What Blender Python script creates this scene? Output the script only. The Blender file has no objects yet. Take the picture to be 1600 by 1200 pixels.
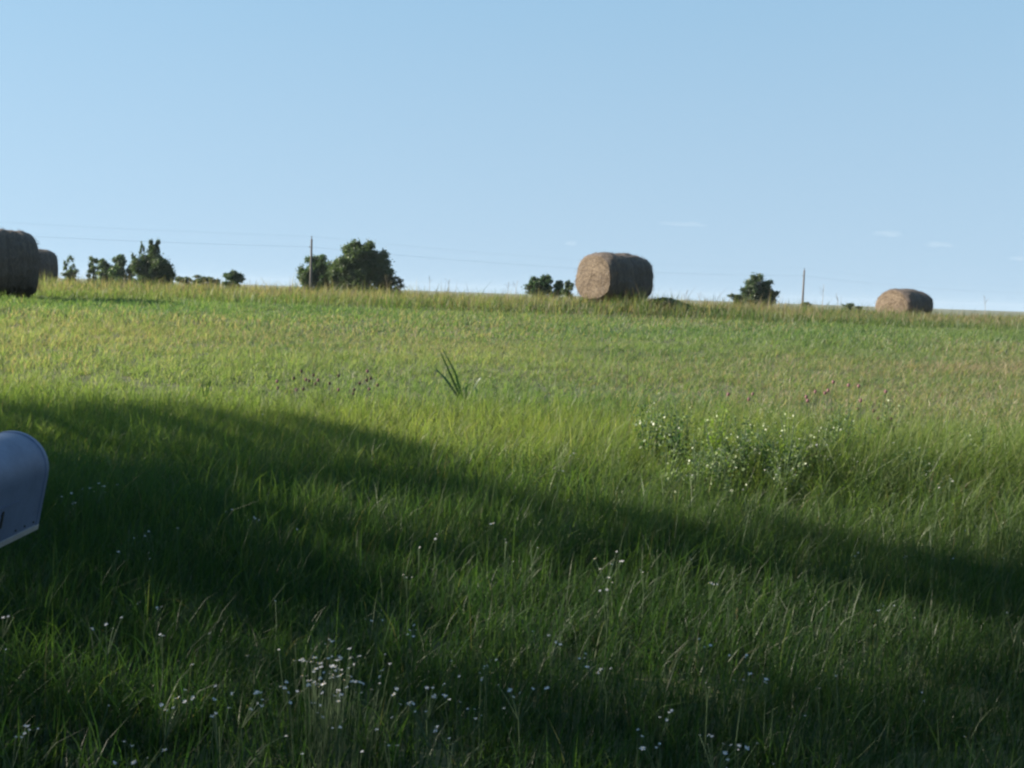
import bpy, math, random
import numpy as np
from mathutils import Matrix, Vector, noise as mnoise

random.seed(7)
RNG = np.random.default_rng(11)
SC = bpy.context.scene
COL = SC.collection

# ------------------------------------------------------------------ camera
EYE = 1.55
FPX = 1690.0                      # focal length in photo pixels (1600 wide)
PITCH, ROLL = math.atan(143 / FPX), math.radians(2.0)
CAMR = Matrix.Rotation(math.radians(90) - PITCH, 3, 'X') @ Matrix.Rotation(ROLL, 3, 'Z')
cam = bpy.data.cameras.new("camera")
cam_o = bpy.data.objects.new("camera", cam)
COL.objects.link(cam_o)
cam_o.matrix_world = Matrix.Translation((0, 0, EYE)) @ CAMR.to_4x4()
cam.sensor_width = 36
cam.lens = 36 * FPX / 1600
cam.clip_start, cam.clip_end = 0.05, 30000
SC.camera = cam_o

# ------------------------------------------------------------------ terrain
_py = [-400, -40, 0, 10, 20, 26, 30, 34, 37, 42, 50, 70, 110, 160, 400, 9000]
_pz = [-2, -.3, 0, .42, .77, .97, 1.08, 1.17, 1.19, .98, .55, -.3, -1.2, -1.5, -1.8, -1.8]
_fy = np.arange(-100, 300, .25)
_fz = np.interp(_fy, _py, _pz)
_k = np.hanning(33); _k /= _k.sum()
_fz = np.convolve(np.pad(_fz, 16, mode='edge'), _k, 'valid')

def vnoise(x, y, s, seed=0):
    """smooth value noise in 0..1 on numpy arrays, cell size s"""
    x = np.asarray(x, float) / s + 1000.3; y = np.asarray(y, float) / s + 1000.7
    xi = np.floor(x).astype(np.int64); yi = np.floor(y).astype(np.int64)
    fx = x - xi; fy = y - yi
    fx = fx * fx * (3 - 2 * fx); fy = fy * fy * (3 - 2 * fy)
    def h(a, b):
        n = (a * 374761393 + b * 668265263 + seed * 1274126177) & 0xffffffff
        n = ((n ^ (n >> 13)) * 1103515245) & 0xffffffff
        n = (n ^ (n >> 16)) & 0xffff
        return n / 65535.0
    return (h(xi, yi) * (1 - fx) + h(xi + 1, yi) * fx) * (1 - fy) + (h(xi, yi + 1) * (1 - fx) + h(xi + 1, yi + 1) * fx) * fy

def gz(x, y):
    x = np.asarray(x, float); y = np.asarray(y, float)
    z = np.interp(y, _fy, _fz)
    z = z + .29 * np.exp(-((x - 2.9) / 2.2) ** 2 - ((y - 30.6) / 2) ** 2)
    z = z + (vnoise(x, y, 7, 3) - .5) * .09 + (vnoise(x, y, 1.7, 5) - .5) * .05
    return z

def gzf(x, y):
    return float(gz(np.array([x]), np.array([y]))[0])

def ray(px, py):
    d = CAMR @ Vector(((px - 800) / FPX, (600 - py) / FPX, -1))
    return d
def at_depth(px, py, Y):
    """world point seen at a photo position, Y metres ahead"""
    d = ray(px, py)
    t = Y / d.y
    return Vector((d.x * t, Y, EYE + d.z * t))
def on_ground(px, py):
    d = ray(px, py)
    t, last = 1.0, None
    while t < 80:
        if EYE + d.z * t < gzf(d.x * t, d.y * t):
            break
        t += .02
    return Vector((d.x * t, d.y * t, gzf(d.x * t, d.y * t)))

def on_canopy(px, py, h):
    """where the view line comes within h of the ground; returns that point"""
    d = ray(px, py); t = 1.0
    while t < 80 and EYE + d.z * t > gzf(d.x * t, d.y * t) + h: t += .02
    return Vector((d.x * t, d.y * t, EYE + d.z * t))

# ------------------------------------------------------------------ materials
def nodes(name):
    m = bpy.data.materials.new(name); m.use_nodes = True
    nt = m.node_tree; nt.nodes.clear()
    out = nt.nodes.new('ShaderNodeOutputMaterial')
    return m, nt, out
def N(nt, t, **kw):
    n = nt.nodes.new(t)
    for k, v in kw.items():
        if k in n.inputs: n.inputs[k].default_value = v
        else: setattr(n, k, v)
    return n
def L(nt, a, b): nt.links.new(a, b)
def ramp(nt, fac, stops):
    r = nt.nodes.new('ShaderNodeValToRGB')
    e = r.color_ramp.elements
    while len(e) < len(stops): e.new(.5)
    for i, (p, c) in enumerate(stops):
        e[i].position = p; e[i].color = (*c, 1)
    L(nt, fac, r.inputs[0]); return r

def leaf_material(name, transl=.5, gloss=.06, rough=.45, tint=None):
    """blade / leaf: colour from the per-leaf attribute, part of the light passes through"""
    m, nt, out = nodes(name)
    a = N(nt, 'ShaderNodeAttribute', attribute_name='col')
    d = N(nt, 'ShaderNodeBsdfDiffuse')
    L(nt, a.outputs['Color'], d.inputs['Color'])
    t = N(nt, 'ShaderNodeBsdfTranslucent')
    mul = N(nt, 'ShaderNodeMix', data_type='RGBA', blend_type='MULTIPLY')
    mul.inputs[0].default_value = 1
    L(nt, a.outputs['Color'], mul.inputs[6]); mul.inputs[7].default_value = (*(tint or (1.12, 1.25, .55)), 1)
    L(nt, mul.outputs[2], t.inputs['Color'])
    mx = N(nt, 'ShaderNodeMixShader'); mx.inputs[0].default_value = transl
    L(nt, d.outputs[0], mx.inputs[1]); L(nt, t.outputs[0], mx.inputs[2])
    g = N(nt, 'ShaderNodeBsdfGlossy', Roughness=rough); g.inputs['Color'].default_value = (1, 1, 1, 1)
    mx2 = N(nt, 'ShaderNodeMixShader'); mx2.inputs[0].default_value = gloss
    L(nt, mx.outputs[0], mx2.inputs[1]); L(nt, g.outputs[0], mx2.inputs[2])
    L(nt, mx2.outputs[0], out.inputs[0])
    return m

def simple(name, c1, c2, scale=8, rough=.8, bump=0, metallic=0, stretch=(1, 1, 1), detail=5):
    m, nt, out = nodes(name)
    tc = N(nt, 'ShaderNodeTexCoord')
    mp = N(nt, 'ShaderNodeMapping'); mp.inputs['Scale'].default_value = stretch
    L(nt, tc.outputs['Object'], mp.inputs[0])
    nz = N(nt, 'ShaderNodeTexNoise', Scale=scale, Detail=detail, Roughness=.65)
    L(nt, mp.outputs[0], nz.inputs['Vector'])
    r = ramp(nt, nz.outputs[0], [(.3, c1), (.7, c2)])
    b = N(nt, 'ShaderNodeBsdfPrincipled', Roughness=rough, Metallic=metallic)
    L(nt, r.outputs[0], b.inputs['Base Color'])
    if bump:
        bp = N(nt, 'ShaderNodeBump', Strength=bump, Distance=.02)
        L(nt, nz.outputs[0], bp.inputs['Height']); L(nt, bp.outputs[0], b.inputs['Normal'])
    L(nt, b.outputs[0], out.inputs[0])
    return m

M_grass = leaf_material('grass_blade', .58, .013, .45)
M_leaf = leaf_material('tree_leaf', .42, .03, .5)
M_weed = leaf_material('weed_leaf', .45, .04, .45)
M_straw = leaf_material('loose_straw', .25, .03, .5, (1.1, 1, .8))
M_bark = simple('bark', (.05, .04, .032), (.12, .1, .08), 3, .9, .6, stretch=(4, 4, 1))
M_pole = simple('weathered_pole_wood', (.06, .055, .052), (.12, .108, .1), 6, .85, .3, stretch=(6, 6, .6))
M_wire = simple('dull_wire', (.16, .16, .17), (.22, .22, .23), 5, .6)
M_iron = simple('dark_insulator', (.05, .05, .055), (.1, .09, .09), 9, .4)
M_stem = simple('flower_stem', (.028, .055, .018), (.045, .08, .027), 30, .8)
M_petal = simple('white_petal', (.36, .36, .4), (.48, .48, .51), 200, .6)
M_eye = simple('yellow_flower_centre', (.5, .36, .04), (.62, .45, .07), 300, .7)
M_pink = simple('pink_flower_head', (.13, .06, .065), (.2, .1, .1), 150, .8)
M_brown = simple('brown_seed_head', (.05, .03, .022), (.09, .055, .035), 150, .85)
M_rust = simple('rusty_seed_spike', (.2, .085, .03), (.3, .13, .05), 120, .85)
M_yellow = simple('yellow_petal', (.6, .46, .03), (.7, .55, .05), 200, .6)

def ground_material():
    m, nt, out = nodes('field_soil_and_thatch')
    g = N(nt, 'ShaderNodeNewGeometry')
    n1 = N(nt, 'ShaderNodeTexNoise', Scale=.35, Detail=6, Roughness=.6); L(nt, g.outputs['Position'], n1.inputs['Vector'])
    n2 = N(nt, 'ShaderNodeTexNoise', Scale=14, Detail=6, Roughness=.7); L(nt, g.outputs['Position'], n2.inputs['Vector'])
    r1 = ramp(nt, n1.outputs[0], [(.3, (.05, .075, .02)), (.7, (.09, .095, .035))])
    r2 = ramp(nt, n2.outputs[0], [(.3, (.04, .04, .018)), (.7, (.12, .11, .05))])
    mx = N(nt, 'ShaderNodeMix', data_type='RGBA'); mx.inputs[0].default_value = .45
    L(nt, r1.outputs[0], mx.inputs[6]); L(nt, r2.outputs[0], mx.inputs[7])
    b = N(nt, 'ShaderNodeBsdfPrincipled', Roughness=.95)
    L(nt, mx.outputs[2], b.inputs['Base Color'])
    bp = N(nt, 'ShaderNodeBump', Strength=.6, Distance=.03); L(nt, n2.outputs[0], bp.inputs['Height']); L(nt, bp.outputs[0], b.inputs['Normal'])
    L(nt, b.outputs[0], out.inputs[0]); return m
M_ground = ground_material()

def hay_material(end):
    m, nt, out = nodes('hay_end' if end else 'hay_side')
    tc = N(nt, 'ShaderNodeTexCoord')
    sep = N(nt, 'ShaderNodeSeparateXYZ'); L(nt, tc.outputs['Object'], sep.inputs[0])
    # radius about the roll's axis (local X)
    ln = N(nt, 'ShaderNodeVectorMath', operation='LENGTH')
    cb = N(nt, 'ShaderNodeCombineXYZ'); L(nt, sep.outputs[1], cb.inputs[1]); L(nt, sep.outputs[2], cb.inputs[2])
    L(nt, cb.outputs[0], ln.inputs[0])
    n1 = N(nt, 'ShaderNodeTexNoise', Scale=2.6, Detail=7, Roughness=.7); L(nt, tc.outputs['Object'], n1.inputs['Vector'])
    n2 = N(nt, 'ShaderNodeTexNoise', Scale=22, Detail=6, Roughness=.75)
    mp = N(nt, 'ShaderNodeMapping'); mp.inputs['Scale'].default_value = (1, 1, 1) if end else (2.2, .5, .5)
    L(nt, tc.outputs['Object'], mp.inputs[0]); L(nt, mp.outputs[0], n2.inputs['Vector'])
    if end:
        wob = N(nt, 'ShaderNodeMath', operation='MULTIPLY_ADD'); wob.inputs[1].default_value = .3
        L(nt, n1.outputs[0], wob.inputs[0]); L(nt, ln.outputs['Value'], wob.inputs[2])
        sn = N(nt, 'ShaderNodeMath', operation='MULTIPLY'); sn.inputs[1].default_value = 46; L(nt, wob.outputs[0], sn.inputs[0])
        si = N(nt, 'ShaderNodeMath', operation='SINE'); L(nt, sn.outputs[0], si.inputs[0])
        h = N(nt, 'ShaderNodeMath', operation='MULTIPLY_ADD'); h.inputs[1].default_value = .03
        L(nt, si.outputs[0], h.inputs[0]); L(nt, n2.outputs[0], h.inputs[2])
        a = N(nt, 'ShaderNodeMath', operation='MULTIPLY_ADD'); a.inputs[1].default_value = .5
        L(nt, n1.outputs[0], a.inputs[0]); L(nt, h.outputs[0], a.inputs[2])
        r = ramp(nt, a.outputs[0], [(.5, (.024, .017, .012)), (.72, (.09, .064, .043)), (.92, (.18, .14, .098))])
    else:
        # windings: bands that run round the roll
        w = N(nt, 'ShaderNodeTexNoise', noise_dimensions='1D', Scale=9, Detail=4); 
        L(nt, sep.outputs[0], w.inputs['W'])
        a = N(nt, 'ShaderNodeMath', operation='MULTIPLY_ADD'); a.inputs[1].default_value = .5
        L(nt, w.outputs[0], a.inputs[0]); L(nt, n2.outputs[0], a.inputs[2])
        r = ramp(nt, a.outputs[0], [(.42, (.045, .034, .029)), (.75, (.105, .08, .066)), (1, (.19, .15, .12))])
        h = n2
    b = N(nt, 'ShaderNodeBsdfPrincipled', Roughness=.9)
    L(nt, r.outputs[0], b.inputs['Base Color'])
    bp = N(nt, 'ShaderNodeBump', Strength=.9, Distance=.05); L(nt, h.outputs[0], bp.inputs['Height']); L(nt, bp.outputs[0], b.inputs['Normal'])
    L(nt, b.outputs[0], out.inputs[0]); return m
M_hay, M_hayend = hay_material(False), hay_material(True)

def mailbox_material(name, c1, c2, rough, metallic):
    m, nt, out = nodes(name)
    tc = N(nt, 'ShaderNodeTexCoord')
    n1 = N(nt, 'ShaderNodeTexNoise', Scale=9, Detail=7, Roughness=.65); L(nt, tc.outputs['Object'], n1.inputs['Vector'])
    n2 = N(nt, 'ShaderNodeTexNoise', Scale=160, Detail=3); L(nt, tc.outputs['Object'], n2.inputs['Vector'])
    mt = N(nt, 'ShaderNodeMath', operation='MULTIPLY_ADD'); mt.inputs[1].default_value = .3
    L(nt, n2.outputs[0], mt.inputs[0]); L(nt, n1.outputs[0], mt.inputs[2])
    r = ramp(nt, mt.outputs[0], [(.45, c1), (.8, c2)])
    b = N(nt, 'ShaderNodeBsdfPrincipled', Roughness=rough, Metallic=metallic)
    L(nt, r.outputs[0], b.inputs['Base Color'])
    bp = N(nt, 'ShaderNodeBump', Strength=.12, Distance=.004); L(nt, n1.outputs[0], bp.inputs['Height']); L(nt, bp.outputs[0], b.inputs['Normal'])
    L(nt, b.outputs[0], out.inputs[0]); return m
M_box = mailbox_material('galvanised_sheet', (.058, .078, .14), (.095, .125, .205), .55, .15)
M_lip = mailbox_material('lit_metal_lip', (.22, .2, .2), (.34, .31, .3), .55, .2)  # lighter tone paints in the light caught by the lower flange
M_black = simple('black_lettering', (.012, .012, .012), (.02, .02, .02), 40, .5)
M_red = simple('faded_red_flag', (.35, .04, .03), (.42, .07, .05), 20, .5)
M_post = simple('grey_post_wood', (.13, .11, .09), (.24, .2, .17), 7, .9, .4, stretch=(5, 5, .6))

# ------------------------------------------------------------------ mesh helpers
def mesh_np(name, verts, faces, mat, col=None, smooth=False, parent=None):
    """faces: (F,4) int array; col: (V,3) point colours"""
    me = bpy.data.meshes.new(name)
    v = np.ascontiguousarray(verts, np.float32).reshape(-1, 3)
    f = np.ascontiguousarray(faces, np.int32)
    me.vertices.add(len(v)); me.vertices.foreach_set('co', v.ravel())
    k = f.shape[1]
    me.loops.add(f.size); me.loops.foreach_set('vertex_index', f.ravel())
    me.polygons.add(len(f))
    me.polygons.foreach_set('loop_start', np.arange(0, f.size, k, dtype=np.int32))
    me.polygons.foreach_set('loop_total', np.full(len(f), k, np.int32))
    if smooth: me.polygons.foreach_set('use_smooth', np.ones(len(f), bool))
    if col is not None:
        at = me.attributes.new('col', 'FLOAT_COLOR', 'POINT')
        c = np.ones((len(v), 4), np.float32); c[:, :3] = col
        at.data.foreach_set('color', c.ravel())
    me.update(calc_edges=True)
    me.materials.append(mat)
    o = bpy.data.objects.new(name, me); COL.objects.link(o)
    if parent: o.parent = parent
    return o

class MB:
    """collects polygons, links them as one mesh object"""
    def __init__(s): s.v, s.f = [], []
    def add(s, vs, fs):
        b = len(s.v); s.v += [tuple(p) for p in vs]; s.f += [tuple(b + i for i in q) for q in fs]
    def box(s, lo, hi):
        (x0, y0, z0), (x1, y1, z1) = lo, hi
        s.add([(x0,y0,z0),(x1,y0,z0),(x1,y1,z0),(x0,y1,z0),(x0,y0,z1),(x1,y0,z1),(x1,y1,z1),(x0,y1,z1)],
              [(0,3,2,1),(4,5,6,7),(0,1,5,4),(1,2,6,5),(2,3,7,6),(3,0,4,7)])
    def tube(s, pts, rad, n=8, cap=True):
        pts = [Vector(p) for p in pts]; vs = []
        if not hasattr(rad, '__len__'): rad = [rad] * len(pts)
        for i, p in enumerate(pts):
            d = (pts[min(i+1, len(pts)-1)] - pts[max(i-1, 0)]).normalized()
            u = d.orthogonal().normalized() if i == 0 else (u - d * u.dot(d)).normalized()
            w = d.cross(u)
            for k in range(n):
                a = 2 * math.pi * k / n
                vs.append(p + (u * math.cos(a) + w * math.sin(a)) * rad[i])
        fs = []
        for i in range(len(pts) - 1):
            for k in range(n):
                k2 = (k + 1) % n
                fs.append((i*n+k, i*n+k2, (i+1)*n+k2, (i+1)*n+k))
        if cap:
            fs.append(tuple(range(n - 1, -1, -1))); fs.append(tuple(range((len(pts)-1)*n, len(pts)*n)))
        s.add(vs, fs)
    def ball(s, c, r, n=8, m=5, sz=1):
        vs, fs = [], []
        for j in range(m + 1):
            t = math.pi * j / m
            for i in range(n):
                a = 2 * math.pi * i / n
                vs.append((c[0] + r*math.sin(t)*math.cos(a), c[1] + r*math.sin(t)*math.sin(a), c[2] - r*sz*math.cos(t)))
        for j in range(m):
            for i in range(n):
                fs.append((j*n+i, j*n+(i+1) % n, (j+1)*n+(i+1) % n, (j+1)*n+i))
        s.add(vs, fs)
    def mesh(s, name, mat, smooth=False):
        me = bpy.data.meshes.new(name); me.from_pydata(s.v, [], s.f); me.materials.append(mat)
        if smooth: me.polygons.foreach_set('use_smooth', [True] * len(me.polygons))
        return me
    def build(s, name, mat, parent=None, smooth=False):
        return link(name, s.mesh(name, mat, smooth), parent)
def link(name, me, parent=None):
    o = bpy.data.objects.new(name, me); COL.objects.link(o)
    if parent: o.parent = parent
    return o
def tag(o, label=None, cat=None, group=None, kind=None):
    if label: o['label'] = label
    if cat: o['category'] = cat
    if group: o['group'] = group
    if kind: o['kind'] = kind
    return o
def thing(name, loc, label, cat, group=None, rz=0):
    o = bpy.data.objects.new(name, None); COL.objects.link(o)
    o.empty_display_size = .1
    o.location = loc; o.rotation_euler = (0, 0, rz)
    return tag(o, label, cat, group)

def blades(base, height, width, lean, az, roll, bend=None, segs=3):
    """curved tapering ribbons: returns verts (N,segs+1,2,3) and quads"""
    n = len(height)
    ts = np.linspace(0, 1, segs + 1)
    taper = np.array([1 - .15 * t - .8 * t ** 3 for t in ts])
    dirx, diry = np.cos(az), np.sin(az)
    P = np.empty((n, segs + 1, 3))
    for i, t in enumerate(ts):
        out = lean * height * t ** 1.9
        P[:, i, 0] = base[:, 0] + dirx * out
        P[:, i, 1] = base[:, 1] + diry * out
        P[:, i, 2] = base[:, 2] + height * (t - .42 * np.minimum(lean, 1.3) * t ** 2.6)
    wx, wy = np.cos(roll), np.sin(roll)
    V = np.empty((n, segs + 1, 2, 3))
    for i in range(segs + 1):
        hw = width * taper[i] * .5
        for s, sg in ((0, -1), (1, 1)):
            V[:, i, s, 0] = P[:, i, 0] + sg * hw * wx
            V[:, i, s, 1] = P[:, i, 1] + sg * hw * wy
            V[:, i, s, 2] = P[:, i, 2]
    k = (segs + 1) * 2
    b = (np.arange(n) * k)[:, None, None]
    q = np.array([[2*i, 2*i+1, 2*i+3, 2*i+2] for i in range(segs)])[None]
    F = (b + q).reshape(-1, 4)
    return V.reshape(-1, 3), F, k

def join(parts):
    vs, fs, cs, o = [], [], [], 0
    for v, f, c in parts:
        vs.append(v); fs.append(f + o); cs.append(c); o += len(v)
    return np.concatenate(vs), np.concatenate(fs), np.concatenate(cs)

# ------------------------------------------------------------------ ground
def build_ground():
    ys = np.concatenate([np.linspace(-400, -10, 14), np.arange(-8, 60, .35), np.arange(60, 170, 4), np.geomspace(180, 2500, 18)])
    half = np.concatenate([np.arange(0, 30, .45), np.geomspace(31, 2500, 22)])
    xs = np.concatenate([-half[:0:-1], half])
    X, Y = np.meshgrid(xs, ys)
    Z = gz(X, Y)
    v = np.stack([X, Y, Z], -1).reshape(-1, 3)
    nx = len(xs); i = np.arange((len(ys) - 1) * nx).reshape(-1, nx)[:, :-1].ravel()
    f = np.stack([i, i + 1, i + nx + 1, i + nx], 1)
    o = mesh_np('ground', v, f, M_ground, smooth=True)
    tag(o, 'rolling field ground rising to a low crest', 'ground', kind='structure')
build_ground()

# ------------------------------------------------------------------ grass
GREEN = np.array([.075, .12, .034]); DEEP = np.array([.042, .085, .03]); YEL = np.array([.125, .152, .052])
TAN = np.array([.165, .14, .08]); PALE = np.array([.17, .185, .085])

def grass_zone(y0, y1, per_m2, tuft, h0, hs, w, segs, kind, ln=.42):
    area = (y1 * y1 - y0 * y0) * .5 + 4.4 * (y1 - y0)
    nt = int(area * per_m2 / tuft)
    u = RNG.random(nt)
    # y with density proportional to strip width y + 4.4
    A, B = y0 * y0 * .5 + 4.4 * y0, y1 * y1 * .5 + 4.4 * y1
    c = A + u * (B - A)
    ty = -4.4 + np.sqrt(4.4 ** 2 + 2 * c)
    tx = (RNG.random(nt) * 2 - 1) * (.5 * ty + 2.2)
    keep = RNG.random(nt) < (.62 if kind == 'near' else .45) + .75 * vnoise(tx, ty, .5, 21)
    edge = 9.6 + 2.2 * (vnoise(tx, ty * .3, 1.6, 57) - .5) + .5 * RNG.normal(0, 1, nt)     # ragged line where the verge meets the cut field
    if kind == 'near': keep &= ty < edge
    if kind == 'mid': keep &= ty > edge - .5
    tx, ty = tx[keep], ty[keep]; nt = len(tx)
    tufth = .72 + .56 * RNG.random(nt)
    tcol = RNG.random(nt)
    rep = np.full(nt, tuft)
    idx = np.repeat(np.arange(nt), rep); n = len(idx)
    spread = .035 if y0 < 9 else .07
    x = tx[idx] + RNG.normal(0, spread, n); y = ty[idx] + RNG.normal(0, spread, n)
    patch = vnoise(x, y, 1.3, 31) * .6 + vnoise(x, y, 4.5, 33) * .4
    hgt = h0 * tufth[idx] * (.62 + .75 * patch) * (1 + hs * RNG.normal(0, 1, n)).clip(.35, 2.1)
    tall = RNG.random(n) < .015
    hgt = np.where(tall, hgt * 1.45, hgt)
    lean = np.abs(RNG.normal(ln, .3, n)).clip(.03, 1.5)
    az = RNG.normal(-.35, 1.7, n)
    roll = RNG.random(n) * math.pi
    # colours
    p1 = vnoise(x, y, 2.6, 41); p2 = vnoise(x, y * .8, 6.5, 43); r = RNG.random(n)
    yel = (.25 + .9 * (p1 - .5) + .5 * (tcol[idx] - .5) + .45 * (r - .5))
    tanw = np.zeros(n)
    if kind == 'mid':
        band = np.exp(-((y - 14) / 4.5) ** 2)
        yel = yel + .38 * band
        tp = np.exp(-((y - 15.8 - .05 * x) / 1.3) ** 2) * np.clip((x - 1.5) / 4, 0, 1)
        tanw = .75 * tp * (.3 + .7 * vnoise(x, y, 1.4, 47)) + .3 * ((p2 - .5) * 3).clip(0, 1)
        deep = np.exp(-((y - 23.5) / 2.8) ** 2)
        yel = yel - .35 * deep
    elif kind == 'ridge':
        t = np.clip((y - 26.5 + 4 * (p2 - .5)) / 5, 0, 1)
        tanw = t * (.46 + .6 * (vnoise(x, y, 2.2, 49) - .3))
        yel = yel + .2 * t
    else:
        yel = yel - .2 + .5 * np.clip((y - 4.8) / 3, 0, 1)  # farther verge grass yellowed to look sunlit
    yel = yel.clip(0, 1)[:, None]
    c = DEEP * (1 - yel) + YEL * yel
    c = np.where((RNG.random(n) < .35)[:, None], GREEN, c)
    tsel = RNG.random(n) < tanw + (.01 if kind == 'near' else .012)
    c = np.where(tsel[:, None], TAN * (.75 + .5 * RNG.random((n, 1))), c)
    psel = RNG.random(n) < (.012 if kind == 'near' else .06)
    c = np.where(psel[:, None], PALE, c)
    if kind == 'near': c = c * (np.array([.52, .59, .62]) + np.array([1.1, .86, .9]) * np.clip((y - 4.3) / 3.6, 0, 1)[:, None])  # shade put into the blade colour: darker, bluer close up, brighter farther out
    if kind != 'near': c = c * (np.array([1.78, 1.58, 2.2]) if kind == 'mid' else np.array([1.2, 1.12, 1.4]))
    vr = .22 if kind == 'near' else .14
    c = c * (1 - vr + 2 * vr * RNG.random((n, 1)))
    if kind == 'ridge':   # taller, sparser on the left of the crest, shorter to the right
        hgt = hgt * (1 - .35 * np.clip((x - 7) / 8, 0, 1)) * (1 + .3 * np.clip((y - 33) / 3, 0, 1) * (vnoise(x, y, 1.1, 51) - .25))
    if kind in ('mid', 'ridge'):   # uncut fringes left standing in front of the bales and along the crest
        fr = np.exp(-((y - 28.6) / .9) ** 2) * (1.3 * vnoise(x, y, 1.2, 53) - .25).clip(0) * np.clip((13 - x) / 4, 0, 1)
        fr = fr + .7 * np.exp(-((y - 28.4) / .9) ** 2 - ((x - 3.2) / 2.0) ** 2) + .9 * np.exp(-((y - 24.3) / .7) ** 2 - ((x + 12) / 1.8) ** 2)
        hgt = hgt * (1 + .9 * fr)
    if kind == 'near':    # rough weedy rise on the right
        bump = np.exp(-(((x - 3.0) / 2.4) ** 2 + ((y - 7.6) / 1.2) ** 2)) * (.5 + vnoise(x, y, .7, 59))
        hgt = hgt * (1 + 1.3 * bump)
    wd = w * (.6 + .8 * RNG.random(n))
    base = np.stack([x, y, gz(x, y) - .01], 1)
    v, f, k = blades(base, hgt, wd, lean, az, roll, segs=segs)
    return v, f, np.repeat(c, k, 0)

parts = [
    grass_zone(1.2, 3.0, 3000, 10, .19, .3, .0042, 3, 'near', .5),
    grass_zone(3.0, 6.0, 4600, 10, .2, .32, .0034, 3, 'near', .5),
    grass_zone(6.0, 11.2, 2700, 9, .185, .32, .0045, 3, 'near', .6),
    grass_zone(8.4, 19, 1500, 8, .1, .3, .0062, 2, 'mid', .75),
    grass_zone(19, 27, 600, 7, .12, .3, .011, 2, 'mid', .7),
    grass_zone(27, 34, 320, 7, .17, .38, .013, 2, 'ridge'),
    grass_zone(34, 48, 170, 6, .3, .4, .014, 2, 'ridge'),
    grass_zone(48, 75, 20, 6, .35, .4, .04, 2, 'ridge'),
]
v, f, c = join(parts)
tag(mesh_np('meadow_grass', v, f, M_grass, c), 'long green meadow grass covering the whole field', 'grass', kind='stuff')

# ------------------------------------------------------------------ light and sky
SUN_EL = math.radians(21)
SH = Vector((-.993, .12, 0)).normalized()           # horizontal direction towards the sun
SDIR = Vector((SH.x * math.cos(SUN_EL), SH.y * math.cos(SUN_EL), math.sin(SUN_EL)))
sun = bpy.data.lights.new('sun', 'SUN'); sun.energy = 5.0; sun.angle = math.radians(.53); sun.color = (1, .9, .74)
so = bpy.data.objects.new('sun', sun); COL.objects.link(so)
so.rotation_euler = SDIR.to_track_quat('Z', 'Y').to_euler()
w = bpy.data.worlds.new('World'); SC.world = w; w.use_nodes = True
nt = w.node_tree; nt.nodes.clear()
sky = nt.nodes.new('ShaderNodeTexSky'); sky.sky_type = 'NISHITA'; sky.sun_disc = False
sky.sun_elevation = SUN_EL; sky.sun_rotation = math.atan2(SH.x, SH.y)
sky.air_density = 1.0; sky.dust_density = 0; sky.ozone_density = 1.3; sky.altitude = 300
bg = nt.nodes.new('ShaderNodeBackground'); bg.inputs[1].default_value = .075
wo = nt.nodes.new('ShaderNodeOutputWorld')
tc = nt.nodes.new('ShaderNodeTexCoord'); sp = nt.nodes.new('ShaderNodeSeparateXYZ'); nt.links.new(tc.outputs['Generated'], sp.inputs[0])
ma = nt.nodes.new('ShaderNodeMath'); ma.operation = 'MULTIPLY_ADD'; ma.inputs[1].default_value = .62; ma.inputs[2].default_value = .38   # clear, dust-free air low down
nt.links.new(sp.outputs[2], ma.inputs[0])
cb = nt.nodes.new('ShaderNodeCombineXYZ'); nt.links.new(sp.outputs[0], cb.inputs[0]); nt.links.new(sp.outputs[1], cb.inputs[1]); nt.links.new(ma.outputs[0], cb.inputs[2])
nm = nt.nodes.new('ShaderNodeVectorMath'); nm.operation = 'NORMALIZE'; nt.links.new(cb.outputs[0], nm.inputs[0]); nt.links.new(nm.outputs[0], sky.inputs['Vector'])
tn = nt.nodes.new('ShaderNodeMix'); tn.data_type = 'RGBA'; tn.blend_type = 'MULTIPLY'; tn.inputs[0].default_value = 1; tn.inputs[7].default_value = (1.04, 1.16, .98, 1)   # the camera's cool-green white balance
nt.links.new(sky.outputs[0], tn.inputs[6]); mk = nt.nodes.new('ShaderNodeMix'); mk.data_type = 'RGBA'; mk.inputs[0].default_value = .68   # thin even veil over the whole sky
vr = nt.nodes.new('ShaderNodeValToRGB'); e = vr.color_ramp.elements; e.new(.5)     # pale low down, deeper blue overhead
for el, (p_, c_) in zip(e, [(0, (.25, .318, .385)), (.27, (.165, .268, .37)), (.8, (.09, .19, .31))]): el.position = p_; el.color = (*c_, 1)
sc_ = nt.nodes.new('ShaderNodeVectorMath'); sc_.operation = 'SCALE'; sc_.inputs['Scale'].default_value = 10.3
nt.links.new(sp.outputs[2], vr.inputs[0]); nt.links.new(vr.outputs[0], sc_.inputs[0]); nt.links.new(sc_.outputs[0], mk.inputs[7])
nt.links.new(tn.outputs[2], mk.inputs[6]); nt.links.new(mk.outputs[2], bg.inputs[0]); nt.links.new(bg.outputs[0], wo.inputs[0])

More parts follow.
